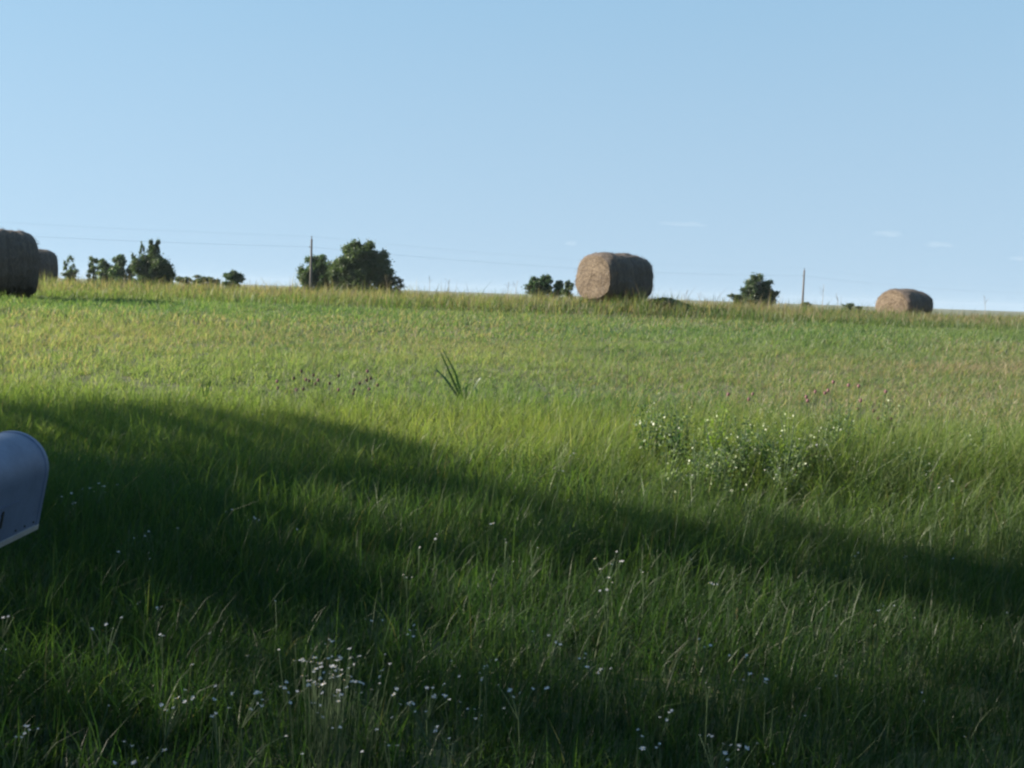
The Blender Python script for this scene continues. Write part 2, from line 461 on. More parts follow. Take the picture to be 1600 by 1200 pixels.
# ------------------------------------------------------------------ trees
def leaf_cards(centres, sizes, cols):
    """small leaf-spray faces, each turned its own way and folded a little"""
    n = len(centres)
    a = RNG.normal(size=(n, 3)); a /= np.linalg.norm(a, axis=1, keepdims=True)
    b = RNG.normal(size=(n, 3)); b -= a * (a * b).sum(1, keepdims=True); b /= np.linalg.norm(b, axis=1, keepdims=True)
    s = sizes[:, None]
    asp = (.45 + .35 * RNG.random((n, 1)))
    v = np.stack([centres - a * s * .5, centres + b * s * asp * .5 - a * s * .05, centres + a * s * .5, centres - b * s * asp * .5 + a * s * .05], 1)
    f = np.arange(n * 4).reshape(n, 4)
    return v.reshape(-1, 3), f, np.repeat(cols, 4, 0)

def crown_points(lobes, per, jitter=.16):
    """points through lumpy lobes, gathered in clumps so gaps stay between them"""
    pts = []
    for (cx, cy, cz, rx, ry, rz, dens) in lobes:
        vol = rx * ry * rz
        ncl = max(6, int(dens * 26))
        d = RNG.normal(size=(ncl, 3)); d /= np.linalg.norm(d, axis=1, keepdims=True)
        r = RNG.random((ncl, 1)) ** .45
        ctr = np.array([cx, cy, cz]) + d * r * np.array([rx, ry, rz]) * .92
        m = max(3, int(per * dens / ncl))
        q = RNG.normal(size=(ncl, m, 3)) * np.array([rx, ry, rz]) * jitter
        pts.append((ctr[:, None, :] + q).reshape(-1, 3))
    return np.concatenate(pts)

def limbs_mesh(root, lobes, r0, name, mat):
    mb = MB()
    top = max(l[2] for l in lobes)
    cx = sum(l[0] for l in lobes) / len(lobes); cy = sum(l[1] for l in lobes) / len(lobes)
    fork = Vector((cx * .25, cy * .25, min(l[2] - l[5] for l in lobes) * .6 + .2 * top))
    mb.tube([(0, 0, -.15), fork * .5, fork, Vector((cx * .5, cy * .5, top * .8))], [r0 * 1.25, r0, r0 * .85, r0 * .25], 8)
    for l in lobes:
        c = Vector(l[:3])
        for k in range(2):
            e = c + Vector((random.uniform(-.6, .6) * l[3], random.uniform(-.6, .6) * l[4], random.uniform(0, .6) * l[5]))
            mid = fork.lerp(e, .5) + Vector((0, 0, .08 * (e - fork).length))
            mb.tube([fork * random.uniform(.7, 1), mid, e], [r0 * .5, r0 * .3, r0 * .08], 6)
    return mb.build(name, mat, root, True)

def skyline_tree(name, label, cat, Y, lobes_px, leaves, leaf, cdark, clight, group=None, base_px=None, trunk=.2):
    """lobes_px: (px, py, rx_px, ry_px, density) crown lobes as photo sizes, turned into metres at Y"""
    s = Y / FPX
    cpx = base_px if base_px is not None else sum(l[0] for l in lobes_px) / len(lobes_px)
    b = at_depth(cpx, 470, Y); gzv = gzf(b.x, Y)
    root = thing(name, (b.x, Y, gzv), label, cat, group)
    lobes = []
    lobes_px = list(lobes_px) + [(px, py + ry * .9 + 4, rx * .95, ry * .8 + 2, dn * .7) for (px, py, rx, ry, dn) in lobes_px if dn > .28]
    for i, (px, py, rx, ry, dn) in enumerate(lobes_px):
        p = at_depth(px, py, Y)
        ryd = min(rx, ry * 1.2) * s * .95
        lobes.append((p.x - b.x, random.uniform(-.35, .35) * ryd, p.z - gzv, rx * s, ryd, ry * s, dn))
    leaf = leaf * .62; pts = crown_points(lobes, leaves * 1.8, .16)
    tw = pts[RNG.random(len(pts)) < .04]; cc = np.array([np.mean([l[0] for l in lobes]), 0, np.mean([l[2] for l in lobes]) - 1])
    tw = cc + (tw - cc) * (1.02 + .1 * RNG.random((len(tw), 1))); pts = np.concatenate([pts, tw])
    n = len(pts)
    pts = pts[pts[:, 2] > .05]; n = len(pts)
    t = (.5 * RNG.random(n) + .5 * vnoise(pts[:, 0] * 2 + pts[:, 2], pts[:, 1] + pts[:, 2] * 1.7, 1.4, 61))[:, None]
    cols = np.array(cdark) * (1 - t) + np.array(clight) * t
    v, f, c = leaf_cards(pts, leaf * (.6 + .8 * RNG.random(n)), cols)
    mesh_np('crown', v, f, M_leaf, c, parent=root)
    limbs_mesh(root, lobes, trunk, 'trunk', M_bark)
    return root

DK, LT = (.038, .064, .03), (.095, .135, .055)
PDK, PLT = (.06, .09, .045), (.11, .145, .065)
G = 'trees and shrubs along the far side of the ridge'
skyline_tree('tree', 'big round dark tree, largest on the ridge, just right of the utility pole', 'tree', 150,
    [(548, 400, 20, 19, 1.0), (570, 393, 17, 15, .8), (592, 408, 17, 16, .8), (606, 420, 10, 12, .35), (556, 424, 30, 20, 1.3), (528, 422, 13, 17, .6), (594, 432, 22, 14, .8), (536, 436, 14, 12, .5), (558, 382, 7, 6, .12)],
    5200, .42, DK, LT, G, 560, .28)
skyline_tree('tree', 'smaller rounded tree behind the utility pole, left neighbour of the big tree', 'tree', 152,
    [(494, 412, 18, 17, .8), (484, 432, 18, 20, .8), (511, 428, 17, 22, .9)], 3200, .42, DK, (.075, .12, .04), G, 495, .2)
skyline_tree('shrub', 'low brownish shrub at the right foot of the big round tree', 'shrub', 148,
    [(617, 443, 14, 10, .5), (606, 437, 8, 8, .3)], 1800, .34, (.04, .05, .03), (.09, .09, .05), G, 614, .08)
skyline_tree('tree', 'bushy tree with spiky upright tips, left of the small round dome', 'tree', 140,
    [(238, 412, 20, 26, 1.2), (252, 420, 17, 22, .9), (222, 420, 16, 20, .8), (240, 388, 8, 12, .28), (221, 388, 4, 13, .035), (247, 387, 4, 14, .04), (234, 384, 3, 10, .025), (207, 404, 5, 10, .03), (262, 432, 12, 12, .4)],
    3800, .36, (.035, .06, .03), (.085, .115, .055), G, 238, .18)
skyline_tree('tree', 'dark green round tree standing just left of the spiky bushy tree', 'tree', 175,
    [(188, 411, 12, 12, .5), (181, 420, 10, 11, .3), (188, 428, 17, 12, .8), (204, 424, 8, 11, .3)], 2600, .42, (.035, .065, .035), (.08, .12, .06), G, 187, .16)
skyline_tree('tree', 'small dull green tree between the pale slim tree and the dark round tree', 'tree', 180,
    [(163, 413, 10, 11, .35), (170, 422, 9, 10, .3), (167, 431, 15, 11, .6)], 2400, .42, (.05, .08, .045), (.1, .135, .07), G, 166, .14)
skyline_tree('tree', 'pale slim tree with a see-through crown, left of the dull green tree', 'tree', 200,
    [(144, 410, 9, 11, .2), (147, 426, 11, 13, .35)], 2200, .45, PDK, PLT, G, 145, .12)
skyline_tree('shrub', 'pale wispy shrub with two tips, nearest the half-hidden left bale', 'shrub', 200,
    [(113, 412, 7, 12, .12), (100, 418, 5, 10, .08), (112, 428, 14, 9, .4)], 2200, .42, PDK, PLT, G, 110, .1)
skyline_tree('hedge', 'long low dark hedge between the spiky tree and the small dome', 'hedge', 190,
    [(285, 437, 16, 7, .6), (312, 437, 18, 7, .6), (336, 440, 12, 7, .4)], 2400, .4, (.045, .07, .035), (.09, .12, .055), G, 310, .08)
skyline_tree('shrub', 'small dark dome-shaped shrub alone right of the low hedge', 'shrub', 160,
    [(362, 432, 15, 9, .8), (370, 436, 11, 8, .5)], 2400, .38, (.03, .06, .025), (.07, .11, .045), G, 363, .12)
skyline_tree('shrub', 'lumpy dark green shrub just left of the large middle hay bale', 'shrub', 150,
    [(836, 441, 11, 9, .6), (852, 440, 12, 10, .6), (872, 445, 9, 8, .5), (845, 450, 24, 8, .8)], 2600, .36, (.025, .06, .025), (.06, .11, .04), G, 850, .12)
skyline_tree('shrub', 'narrow dark shrub showing close against the left end of the middle bale', 'shrub', 120,
    [(890, 446, 7, 10, .4), (888, 454, 10, 8, .4)], 1500, .28, (.03, .06, .03), (.07, .1, .045), G, 890, .07)
skyline_tree('tree', 'lone spreading tree left of the slim right-hand pole', 'tree', 165,
    [(1180, 440, 14, 12, .7), (1196, 448, 14, 11, .6), (1172, 452, 14, 10, .5), (1185, 460, 28, 10, 1.0), (1150, 464, 14, 6, .4), (1206, 458, 9, 9, .3)],
    3000, .4, (.03, .06, .028), (.075, .115, .045), G, 1184, .22)
skyline_tree('shrub', 'tiny dark shrub at the foot of the slim right-hand pole', 'shrub', 180,
    [(1262, 475, 9, 4, .5)], 1000, .32, DK, LT, G, 1262, .06)
skyline_tree('shrub', 'tiny low shrub midway between the right-hand pole and the right bale', 'shrub', 180,
    [(1326, 478, 10, 4, .5), (1342, 480, 7, 3, .3)], 1000, .32, DK, LT, G, 1330, .06)

# weedy heap beside the middle bale
def weed_heap(name, label, px, py, Y, wpx, hpx, n):
    s = Y / FPX; p = at_depth(px, py, Y); g = gzf(p.x, Y)
    root = thing(name, (p.x, Y, g), label, 'weeds')
    rx = wpx * s; top = (p.z - g)
    x = RNG.normal(0, .5, n) * rx; y = RNG.normal(0, .35, n)
    h = (top + .02) * np.exp(-(x / rx) ** 2) * (.35 + .7 * RNG.random(n))
    pts = np.stack([x, y, np.maximum(h, .02)], 1)
    t = RNG.random((n, 1)); cols = np.array((.06, .08, .035)) * (1 - t) + np.array((.15, .16, .075)) * t
    v, f, c = leaf_cards(pts, .07 * (.6 + .8 * RNG.random(n)), cols)
    mesh_np('foliage', v, f, M_weed, c, parent=root)
    for k in range(14):
        i = k * 7; a = random.uniform(-.3, .3)
        mb = MB(); mb.tube([(x[i], y[i], -.02), (x[i] + a * .3, y[i], h[i] * .6), (x[i] + a, y[i], h[i] + .12)], [.006, .005, .003], 5); mb.build('stem', M_stem, root)
weed_heap('weed_heap', 'low dull-green weedy heap at the right foot of the middle hay bale', 1040, 467, 30.2, 36, 9, 800)

# the big tree left of the road whose shadow falls over the verge (out of the frame)
def shade_tree():
    bx, by = -13.4, 7.6; b = gzf(bx, by)
    root = thing('shade_tree', (bx, by, b), 'tall leafy roadside tree out of frame at left, shading the foreground grass', 'tree')
    # openings in its crown, as the sunlit patches they leave on the ground (x, y, rx, ry, turn)
    # each opening: photo position of the sunlit patch, half length and half breadth in metres along the shadow
    n = 26000
    d = RNG.normal(size=(n, 3)); d /= np.linalg.norm(d, axis=1, keepdims=True)
    r = RNG.random((n, 1)) ** .4
    pts = d * r * np.array([3.0, 4.3, 3.4]) + np.array([0, -.6, 4.3])
    n2 = 9000                                                            # low skirt of leaves, added to stop sun leaking under the crown
    d = RNG.normal(size=(n2, 3)); d /= np.linalg.norm(d, axis=1, keepdims=True)
    pts = np.concatenate([pts, d * RNG.random((n2, 1)) ** .4 * np.array([2.4, 4.0, 1.9]) + np.array([0, -.9, 1.7])])
    pts = pts[pts[:, 2] > .05]; n = len(pts)
    lump = np.array([mnoise.noise(Vector(p * .8)) for p in pts])
    W = pts + np.array([bx, by, b])
    # landing point of each leaf's shadow on the ground
    t = W[:, 2] / math.tan(SUN_EL)
    for _ in range(8):
        gx, gy = W[:, 0] - SH.x * t, W[:, 1] - SH.y * t
        t = (W[:, 2] - gz(gx, gy) - .2) / math.tan(SUN_EL)
    gx, gy = W[:, 0] - SH.x * t, W[:, 1] - SH.y * t
    al = np.array([-SH.x, -SH.y]); pe = np.array([SH.y * -1, SH.x]) * -1
    keep = lump > -.28
    for (px, py, a, bb, ang, kp) in LIT:
        c = on_canopy(px, py, .2)
        dx, dy = gx - c.x, gy - c.y
        u = dx * al[0] + dy * al[1]; q = dx * pe[0] + dy * pe[1]
        ca, sa = math.cos(ang), math.sin(ang); u, q = u * ca + q * sa, q * ca - u * sa
        inside = (u / a) ** 2 + (q / bb) ** 2 < 1 + .25 * lump
        keep &= ~(inside & (RNG.random(n) > kp))
    # far edge of the crown (open sun beyond this line of the shadow)
    E = [on_canopy(*p, .2) for p in EDGE]
    ex = np.array([e.x for e in E]); ey = np.array([e.y for e in E])
    keep &= gy < np.interp(gx, ex, ey) + .3 * lump + .75 * (vnoise(gx, gy, .5, 71) - .5) + .1 * RNG.normal(size=n)
    pts = pts[keep]; n = len(pts)
    t = RNG.random((n, 1)); cols = np.array(DK) * (1 - t) + np.array(LT) * t
    v, f, c = leaf_cards(pts, .16 * (.6 + .8 * RNG.random(n)), cols)
    mesh_np('crown', v, f, M_leaf, c, parent=root)
    mb = MB()
    mb.tube([(0, 0, -.2), (.05, -.1, 1.2), (-.1, -.4, 2.6), (0, -.6, 5.5)], [.3, .24, .2, .05], 10)
    for k in range(9):
        p = pts[random.randrange(n)] * .9
        mb.tube([(-.05, -.3, random.uniform(1.6, 3)), Vector(p) * .55 + Vector((0, -.2, 1.1)), p], [.1, .06, .015], 6)
    mb.build('trunk', M_bark, root, True)
    for x, y, rz, sc, lab in [(-12.5, -1.5, 2.2, 1.15, 'added unseen leafy tree, left behind the viewer, cutting skylight on the grass'),
                              (-3.5, -10, 4.0, 1.3, 'added unseen leafy tree, directly behind the viewer, cutting skylight on the grass'),
                              (7, -9, 1.0, 1.25, 'added unseen leafy tree, behind the viewer at right, cutting skylight on the grass')]:
        t2 = thing('shade_tree', (x, y, gzf(x, y)), lab, 'tree', None, rz); t2.scale = (sc,) * 3  # trees added out of view to block skylight and deepen the foreground shade
        for ch in root.children:
            c2 = ch.copy(); COL.objects.link(c2); c2.parent = t2
LIT = [  # photo x, y of a sunlit patch; half length (m), half breadth (m), turn, leaves kept
    (480, 752, .7, .2, .35, .05), (640, 782, .8, .26, .35, .03),
    (880, 872, .9, .36, .2, .03), (1010, 915, 1.2, .5, .2, .0), (1380, 1000, 1.2, .42, .2, .45),
    (200, 985, .9, .4, .1, .62), (380, 960, .6, .3, .1, .62),
    (330, 690, 1.5, .5, .1, .58), (60, 1010, .5, .2, 0, .4), (820, 770, .7, .25, .3, .5), (640, 700, .9, .3, .3, .4),
]
_fr = random.Random(5)
for _ in range(34):       # small sun flecks through gaps between the branches
    LIT.append((_fr.uniform(420, 1600), _fr.uniform(760, 990), _fr.uniform(.15, .4), _fr.uniform(.04, .1), 0, .1))
for _ in range(12):
    LIT.append((_fr.uniform(0, 1600), _fr.uniform(990, 1180), _fr.uniform(.12, .3), _fr.uniform(.03, .07), 0, .25))
EDGE = [(-60, 612), (470, 628), (560, 652), (650, 700), (760, 744), (900, 782), (1100, 820), (1600, 840)]
shade_tree()

# ------------------------------------------------------------------ hay bales
def hay_bale(label, px, Y, R, Lh, H, axis_az, seed, sq=.9):
    """axis_az: compass of the end that faces left towards the road, radians from -Y towards -X"""
    p = at_depth(px, 460, Y); g = gzf(p.x, Y)
    root = thing('hay_bale', (p.x, Y, g - .03), label, 'hay bale', 'round hay bales on the ridge')
    root.rotation_euler = (0, 0, math.atan2(-math.cos(axis_az), -math.sin(axis_az)))   # local +X = end facing us
    rs = random.Random(seed)
    off = rs.uniform(0, 50)
    def shape(x, rr, a):
        """point on the roll, slumped: flat where it rests"""
        y = math.copysign(abs(math.sin(a)) ** sq, math.sin(a)) * rr * (2 * R + .1) / (2 * R); z = math.copysign(abs(math.cos(a)) ** sq, math.cos(a)) * rr
        z = z * H / (2 * R)
        if z < 0: z *= 1 - .06 * (-z / R); 
        y *= 1 + .05 * max(0, -z / R)
        n = mnoise.noise(Vector((x * 1.6 + off, y * 1.6, z * 1.6))) * .05 + mnoise.noise(Vector((x * 6 + off, y * 6, z * 6))) * .035
        s = 1 + n / max(R, .1)
        return (x, y * s, max(z * s + H * .5, 0.0))
    nx, na = 22, 72
    vs, fs = [], []
    for i in range(nx + 1):
        x = -Lh + 2 * Lh * i / nx
        rr = R * (1 - .13 * abs(x / Lh) ** 7)
        for k in range(na): vs.append(shape(x, rr, 2 * math.pi * k / na))
    for i in range(nx):
        for k in range(na):
            fs.append((i*na+k, i*na+(k+1) % na, (i+1)*na+(k+1) % na, (i+1)*na+k))
    mb = MB(); mb.add(vs, fs); mb.build('roll', M_hay, root, True)
    for sgn in (1, -1):
        vs, fs = [], []
        nr = 10
        for j in range(nr + 1):
            q = j / nr
            for k in range(na):
                a = 2 * math.pi * k / na
                x = sgn * (Lh + .07 * (1 - q * q) + .022 * mnoise.noise(Vector((q * 7 + off, math.sin(a) * 2, math.cos(a) * 2))))
                if j == nr: x = sgn * Lh
                vs.append(shape(x, R * .87 * q, a))
        for j in range(nr):
            for k in range(na):
                fs.append((j*na+k, j*na+(k+1) % na, (j+1)*na+(k+1) % na, (j+1)*na+k))
        m = MB(); m.add(vs, fs); m.build('end_face', M_hayend, root, True)
    # loose straw standing off the surface
    ns = 2600
    V = []
    for i in range(ns):
        a = rs.uniform(0, 2 * math.pi)
        if rs.random() < .72:
            x = rs.uniform(-Lh, Lh); q = Vector(shape(x, R * (1 - .13 * abs(x / Lh) ** 7), a)); nrm = Vector((0, math.sin(a), math.cos(a)))
            tang = Vector((rs.uniform(-.5, .5), math.cos(a), -math.sin(a)))
        else:
            sg = rs.choice((-1, 1)); rr = R * .87 * math.sqrt(rs.random()); q = Vector(shape(sg * (Lh + .04), rr, a)); nrm = Vector((sg, 0, 0))
            tang = Vector((0, math.cos(a) + rs.uniform(-.6, .6), -math.sin(a) + rs.uniform(-.6, .6)))
        d = (tang * rs.choice((-1, 1)) + nrm * rs.uniform(0, .75)).normalized()
        ln = rs.uniform(.04, .13); wd = rs.uniform(.004, .009)
        side = d.cross(nrm + Vector((.01, .02, .01)))
        side = (side if side.length > 1e-4 else d.orthogonal()).normalized() * wd * .5
        q0 = q - nrm * .01; q1 = q + d * ln * .6; q2 = q + d * ln - Vector((0, 0, ln * .12))
        V += [q0 - side, q0 + side, q1 + side, q1 - side, q1 - side, q1 + side, q2 + side * .4, q2 - side * .4]
    V = np.array([tuple(p) for p in V]); F = np.arange(len(V)).reshape(-1, 4)
    rr = np.random.default_rng(seed); t = np.repeat(rr.random((ns, 1)), 8, 0)
    cols = np.array((.08, .062, .048)) * (1 - t) + np.array((.24, .18, .125)) * t
    mesh_np('loose_straw', V, F, M_straw, cols, parent=root)
    return root
AZ = math.radians(54)
hay_bale('large round hay bale in the middle of the ridge, its pale end turned left', 959, 30.5, .8, .8, 1.4, AZ, 3, .83)
hay_bale('round hay bale farthest right, its lower half sunk behind the crest', 1414, 41, .82, .7, 1.2, math.radians(60), 4, 1.0)
hay_bale('nearest dark hay bale, cut off by the left photo edge', 0, 26, .82, .72, 1.66, AZ, 5)
hay_bale('distant dark hay bale half hidden behind the cut-off bale at far left', 53, 42, .82, .72, 1.64, AZ, 6)

# ------------------------------------------------------------------ utility poles and wires
def utility_pole(label, px, top_px, Y, r):
    p = at_depth(px, top_px, Y); g = gzf(p.x, Y); h = p.z - g
    root = thing('utility_pole', (p.x, Y, g), label, 'utility pole', 'wooden utility poles beyond the ridge')
    mb = MB(); mb.tube([(0, 0, -.3), (0, 0, h * .5), (0, 0, h - .35)], [r * 1.25, r * 1.05, r * .8], 10); mb.build('shaft', M_pole, root, True)
    mb = MB(); mb.tube([(0, 0, h - .35), (0, 0, h - .12)], .05, 8); mb.ball((0, 0, h - .08), .09, 8, 5, 1.2); mb.build('insulator', M_iron, root, True)
    mb = MB(); mb.tube([(-.26, 0, h - 1.35), (0, 0, h - 1.35)], .04, 6); mb.ball((-.26, 0, h - 1.35), .08, 8, 5); mb.build('bracket', M_iron, root, True)
    return p, h
pA, hA = utility_pole('dark slim utility pole in front of the left part of the big tree clump', 487, 369, 138, .15)
pB, hB = utility_pole('slim utility pole standing alone on the skyline between lone tree and right bale', 1257, 419, 195, .17)
span = Vector((pB.x - pA.x, pB.y - pA.y, 0))
def wire(label, dz, sag, r):
    P = [pA - span * 1.0 + Vector((0, 0, .6)), pA, pB, pB + span + Vector((0, 0, -.5))]
    pts = []
    for a, b in zip(P[:-1], P[1:]):
        for k in range(24):
            t = k / 24; q = a.lerp(b, t); q.z += dz - sag * 4 * t * (1 - t); q.x += -.26 if dz < -1 else 0; pts.append(q)
    mb = MB(); mb.tube(pts, r, 5)
    tag(mb.build('power_line', M_wire, None, True), label, 'power line')
wire('upper thin power line strung over the pole tops', -.02, .9, .0045)
wire('lower thin power line strung a little below the pole tops', -1.35, .9, .0085)

# ------------------------------------------------------------------ mailbox
def mailbox():
    hw, H, Lb = .0825, .206, .48
    far = at_depth(5, 740, 2.52)          # centre of the far end
    root = thing('mailbox', (0, 0, 0), 'blue-grey metal mailbox with rounded top, cut off by the left edge', 'mailbox')
    # local: +Y away from the road, origin at bottom centre of the far end
    root.matrix_world = Matrix.Translation((far.x, far.y, far.z - H * .5)) @ Matrix.Rotation(math.radians(11), 4, 'Y') @ Matrix.Rotation(math.radians(0), 4, 'Z')
    def prof(s=1.0, n=20, ins=0):
        r = hw * s - ins; zc = H - hw
        pts = [(-r, ins), ]
        pts = [(r, ins)] + [(r * math.cos(math.pi * k / n), zc + r * math.sin(math.pi * k / n)) for k in range(n + 1)] + [(-r, ins)]
        return pts
    def sweep(mb, prA, yA, prB, yB, close=False):
        n = len(prA); vs = [(x, yA, z) for x, z in prA] + [(x, yB, z) for x, z in prB]
        fs = [(i, i+1, n+i+1, n+i) for i in range(n - 1)]
        if close: fs.append((n - 1, 0, n, 2 * n - 1))
        mb.add(vs, fs)
    P = prof()
    mb = MB()
    sweep(mb, P, -Lb, P, 0); Pi = prof(1, 20, .0012); sweep(mb, Pi, 0, Pi, -Lb)
    mb.build('body', M_box, root, True)
    # rear panel set into a raised rim
    mb = MB(); Po = prof(1, 20, -.0025)
    sweep(mb, P, -.016, Po, -.013); sweep(mb, Po, -.013, Po, .0); sweep(mb, Po, 0, prof(1, 20, .004), .002)
    mb.build('rim', M_box, root, True)
    mb = MB(); Q = prof(1, 20, .003); mb.add([(x, -.004, z) for x, z in Q], [tuple(range(len(Q)))]); mb.build('rear_panel', M_box, root)
    # door at the near end
    mb = MB(); Qd = prof(1, 20, -.003); n = len(Qd)
    mb.add([(x, -Lb - .004, z) for x, z in Qd], [tuple(range(n))]); sweep(mb, Qd, -Lb - .004, Qd, -Lb + .014, True)
    dr = mb.build('door', M_box, root)
    mb = MB(); mb.tube([(-.02, -Lb - .004, H - .05), (-.02, -Lb - .025, H - .045), (.02, -Lb - .025, H - .045), (.02, -Lb - .004, H - .05)], .003, 6); mb.build('handle', M_lip, dr, True)
    # bottom lip along the side
    mb = MB()
    for s in (1, -1):
        mb.box((min(s * hw, s * (hw + .004)), -Lb + .015, -.010), (max(s * hw, s * (hw + .004)), -.002, .002))
    mb.box((-hw + .0005, -Lb + .015, -.010), (hw - .0005, -.003, -.002))
    mb.build('bottom_lip', M_lip, root)
    # small rivets above the lip
    for y in (-.03, -.075, -.12, -.2, -.3, -.4):
        mb = MB(); mb.ball((hw + .0008, y, .0125), .0028, 8, 4); mb.build('rivet', M_black, root, True)
    # pressed seam and the black figure 1 on the side
    mb = MB(); mb.box((hw + .0003, -.33, .082), (hw + .0018, -.13, .0845)); mb.build('pressed_seam', M_box, root)
    mb = MB(); mb.box((hw + .0006, -.206, .036), (hw + .0022, -.199, .074)); mb.build('number', M_black, root)
    # flag, nearer the door
    mb = MB(); mb.tube([(hw, -.445, .1), (hw + .008, -.445, .1)], .006, 8); mb.box((hw + .004, -.45, .1), (hw + .0058, -.44, .25)); mb.box((hw + .0042, -.475, .2), (hw + .0056, -.4395, .25)); mb.build('flag', M_red, root)
    # post
    g = gzf(far.x, far.y - .26)
    mb = MB(); mb.box((-.045, -.30, -far.z - .05 + H * .5 + g), (.045, -.21, -.012)); mb.box((-.06, -.44, -.03), (.06, -.06, -.0125))
    mb.build('post', M_post, root)
mailbox()

# ------------------------------------------------------------------ wild flowers
def head_mesh(kind, seed):
    rs = random.Random(seed); mb = MB()
    if kind == 'daisy':
        n, r = 8, .0085
        for k in range(n):
            a = 2 * math.pi * k / n + rs.uniform(-.1, .1); rr = r * rs.uniform(.6, 1.2); dz = rs.uniform(-.002, .004)
            c, s = math.cos(a), math.sin(a); w = .0017
            mb.add([(c*.001 - s*w*.6, s*.001 + c*w*.6, 0), (c*.001 + s*w*.6, s*.001 - c*w*.6, 0), (c*rr + s*w, s*rr - c*w, dz), (c*rr - s*w, s*rr + c*w, dz)], [(0, 1, 2, 3)])
        mb.ball((0, 0, .0006), .0019, 6, 4)
    return mb
HEADS = []
for s in range(3):
    mb = head_mesh('daisy', s); me = mb.mesh('flower_head', M_petal)
    me.materials.append(M_eye)
    for p in me.polygons:
        if p.index >= 8: p.material_index = 1
    HEADS.append(me)
def stem_mesh(tips, h, seed):
    rs = random.Random(seed); mb = MB()
    fork = Vector((rs.uniform(-.02, .02), rs.uniform(-.02, .02), h * .72))
    mb.tube([(0, 0, -.02), fork * .5 + Vector((rs.uniform(-.01, .01), 0, 0)), fork], [.0022, .0018, .0015], 5)
    for t in tips:
        if len(tips) > 12:          # many stems, each from its own root
            mb.tube([(t[0] * .75, t[1] * .75, -.02), (t[0] * .85 + rs.uniform(-.01, .01), t[1] * .85, h * .6), t], .0007, 4)
        else: mb.tube([fork, fork.lerp(Vector(t), .5) + Vector((0, 0, .004)), t], .001, 4)
    return mb.mesh('stem', M_stem)
SPRIGS = {}
def sprig(px, py, count, label, group, Y=None, spread=.03, scale=1.0, cat='wildflower'):
    """a flowering stem whose heads show at the given photo position"""
    q = on_canopy(px, py, random.uniform(.27, .34) if py > 800 else random.uniform(.24, .32))
    if Y: q = at_depth(px, py, Y)
    h = max(q.z - gzf(q.x, q.y), .12)
    key = (count, round(h * 10), round(spread, 3), random.randrange(2))
    if key not in SPRIGS:
        rs = random.Random(hash(key) & 0xffff); hh = key[1] / 10
        tips = [(rs.gauss(0, spread), rs.gauss(0, spread), hh + rs.gauss(0, spread * .55)) for _ in range(count)]
        SPRIGS[key] = (stem_mesh(tips, hh, count), tips)
    me, tips = SPRIGS[key]
    root = thing('white_wildflower', (q.x, q.y, q.z - key[1] / 10), label, cat, group, random.uniform(0, 6.28))
    link('stem', me, root)
    for t in tips:
        o = link('flower_head', random.choice(HEADS), root)
        o.location = t; o.scale = (scale * random.uniform(.4, .9),) * 3
        o.rotation_euler = (random.uniform(-.45, .45), random.uniform(-.45, .45), random.uniform(0, 6))
    return root
CLUSTERS = [
    (152, 760, 9, .035, 'cluster of small white flowers in dark grass right of the mailbox'),
    (510, 1066, 70, .075, 'biggest, densest mound of tiny white flowers, low and left of centre'),
    (680, 1078, 8, .035, 'loose spray of white flowers just right of the biggest flower mound'),
    (664, 1118, 7, .05, 'white flowers scattered low between the biggest mound and the brown weed'),
    (165, 982, 6, .025, 'small bunch of white flowers below the mailbox in the left foreground'),
    (258, 1100, 8, .03, 'upright tuft of white flowers near the bottom left corner patch'),
    (388, 1092, 6, .03, 'white flower group left of the biggest flower mound, near the yellow bloom'),
    (340, 1120, 4, .02, 'few white flowers under the yellow bloom at lower left'),
    (205, 1178, 9, .035, 'white flower bunch at the very bottom edge, left quarter'),
    (15, 1146, 4, .025, 'white flowers in the bottom left corner of the field'),
    (945, 1045, 3, .02, 'pair of white flowers in the dark grass right of the centre line'),
    (1120, 1160, 9, .035, 'white flower cluster at the bottom edge right of centre'),
    (1205, 1062, 3, .02, 'white flowers on thin stems left of a yellow blade, lower right'),
    (815, 1075, 8, .035, 'dim brownish-white fading flowers at the bottom middle'),
    (1020, 1166, 4, .02, 'two white flowers near the bottom edge at centre right'),
    (955, 885, 7, .05, 'white flowers in the sunlit patch at centre'),
    (1110, 910, 4, .025, 'bright white bloom at the right rim of the central sunlit patch'),
    (1215, 735, 10, .05, 'white flowers beside the tall pale stalk in the right weeds'),
    (1465, 748, 9, .06, 'flat white flower group at the right, in sun above the dark band'),
    (1250, 705, 12, .09, 'hazy white flowers on top of the right-hand weed clump'),
    (1180, 635, 7, .06, 'white flowers under the pink heads at the right'),
    (1375, 945, 3, .02, 'tilted white bloom low in the dark band at right'),
    (765, 818, 3, .02, 'single bright white bloom on the rim of the shadow near centre'),
    (410, 655, 4, .03, 'white flowers in the far strip of shade left of centre'),
    (512, 1042, 26, .055, 'upper part of the dense flower mound, thinner and taller'),
]
for px, py, n, sp, lab in CLUSTERS: sprig(px, py, n, lab, 'clusters of white wildflowers', spread=sp, scale=1.0)
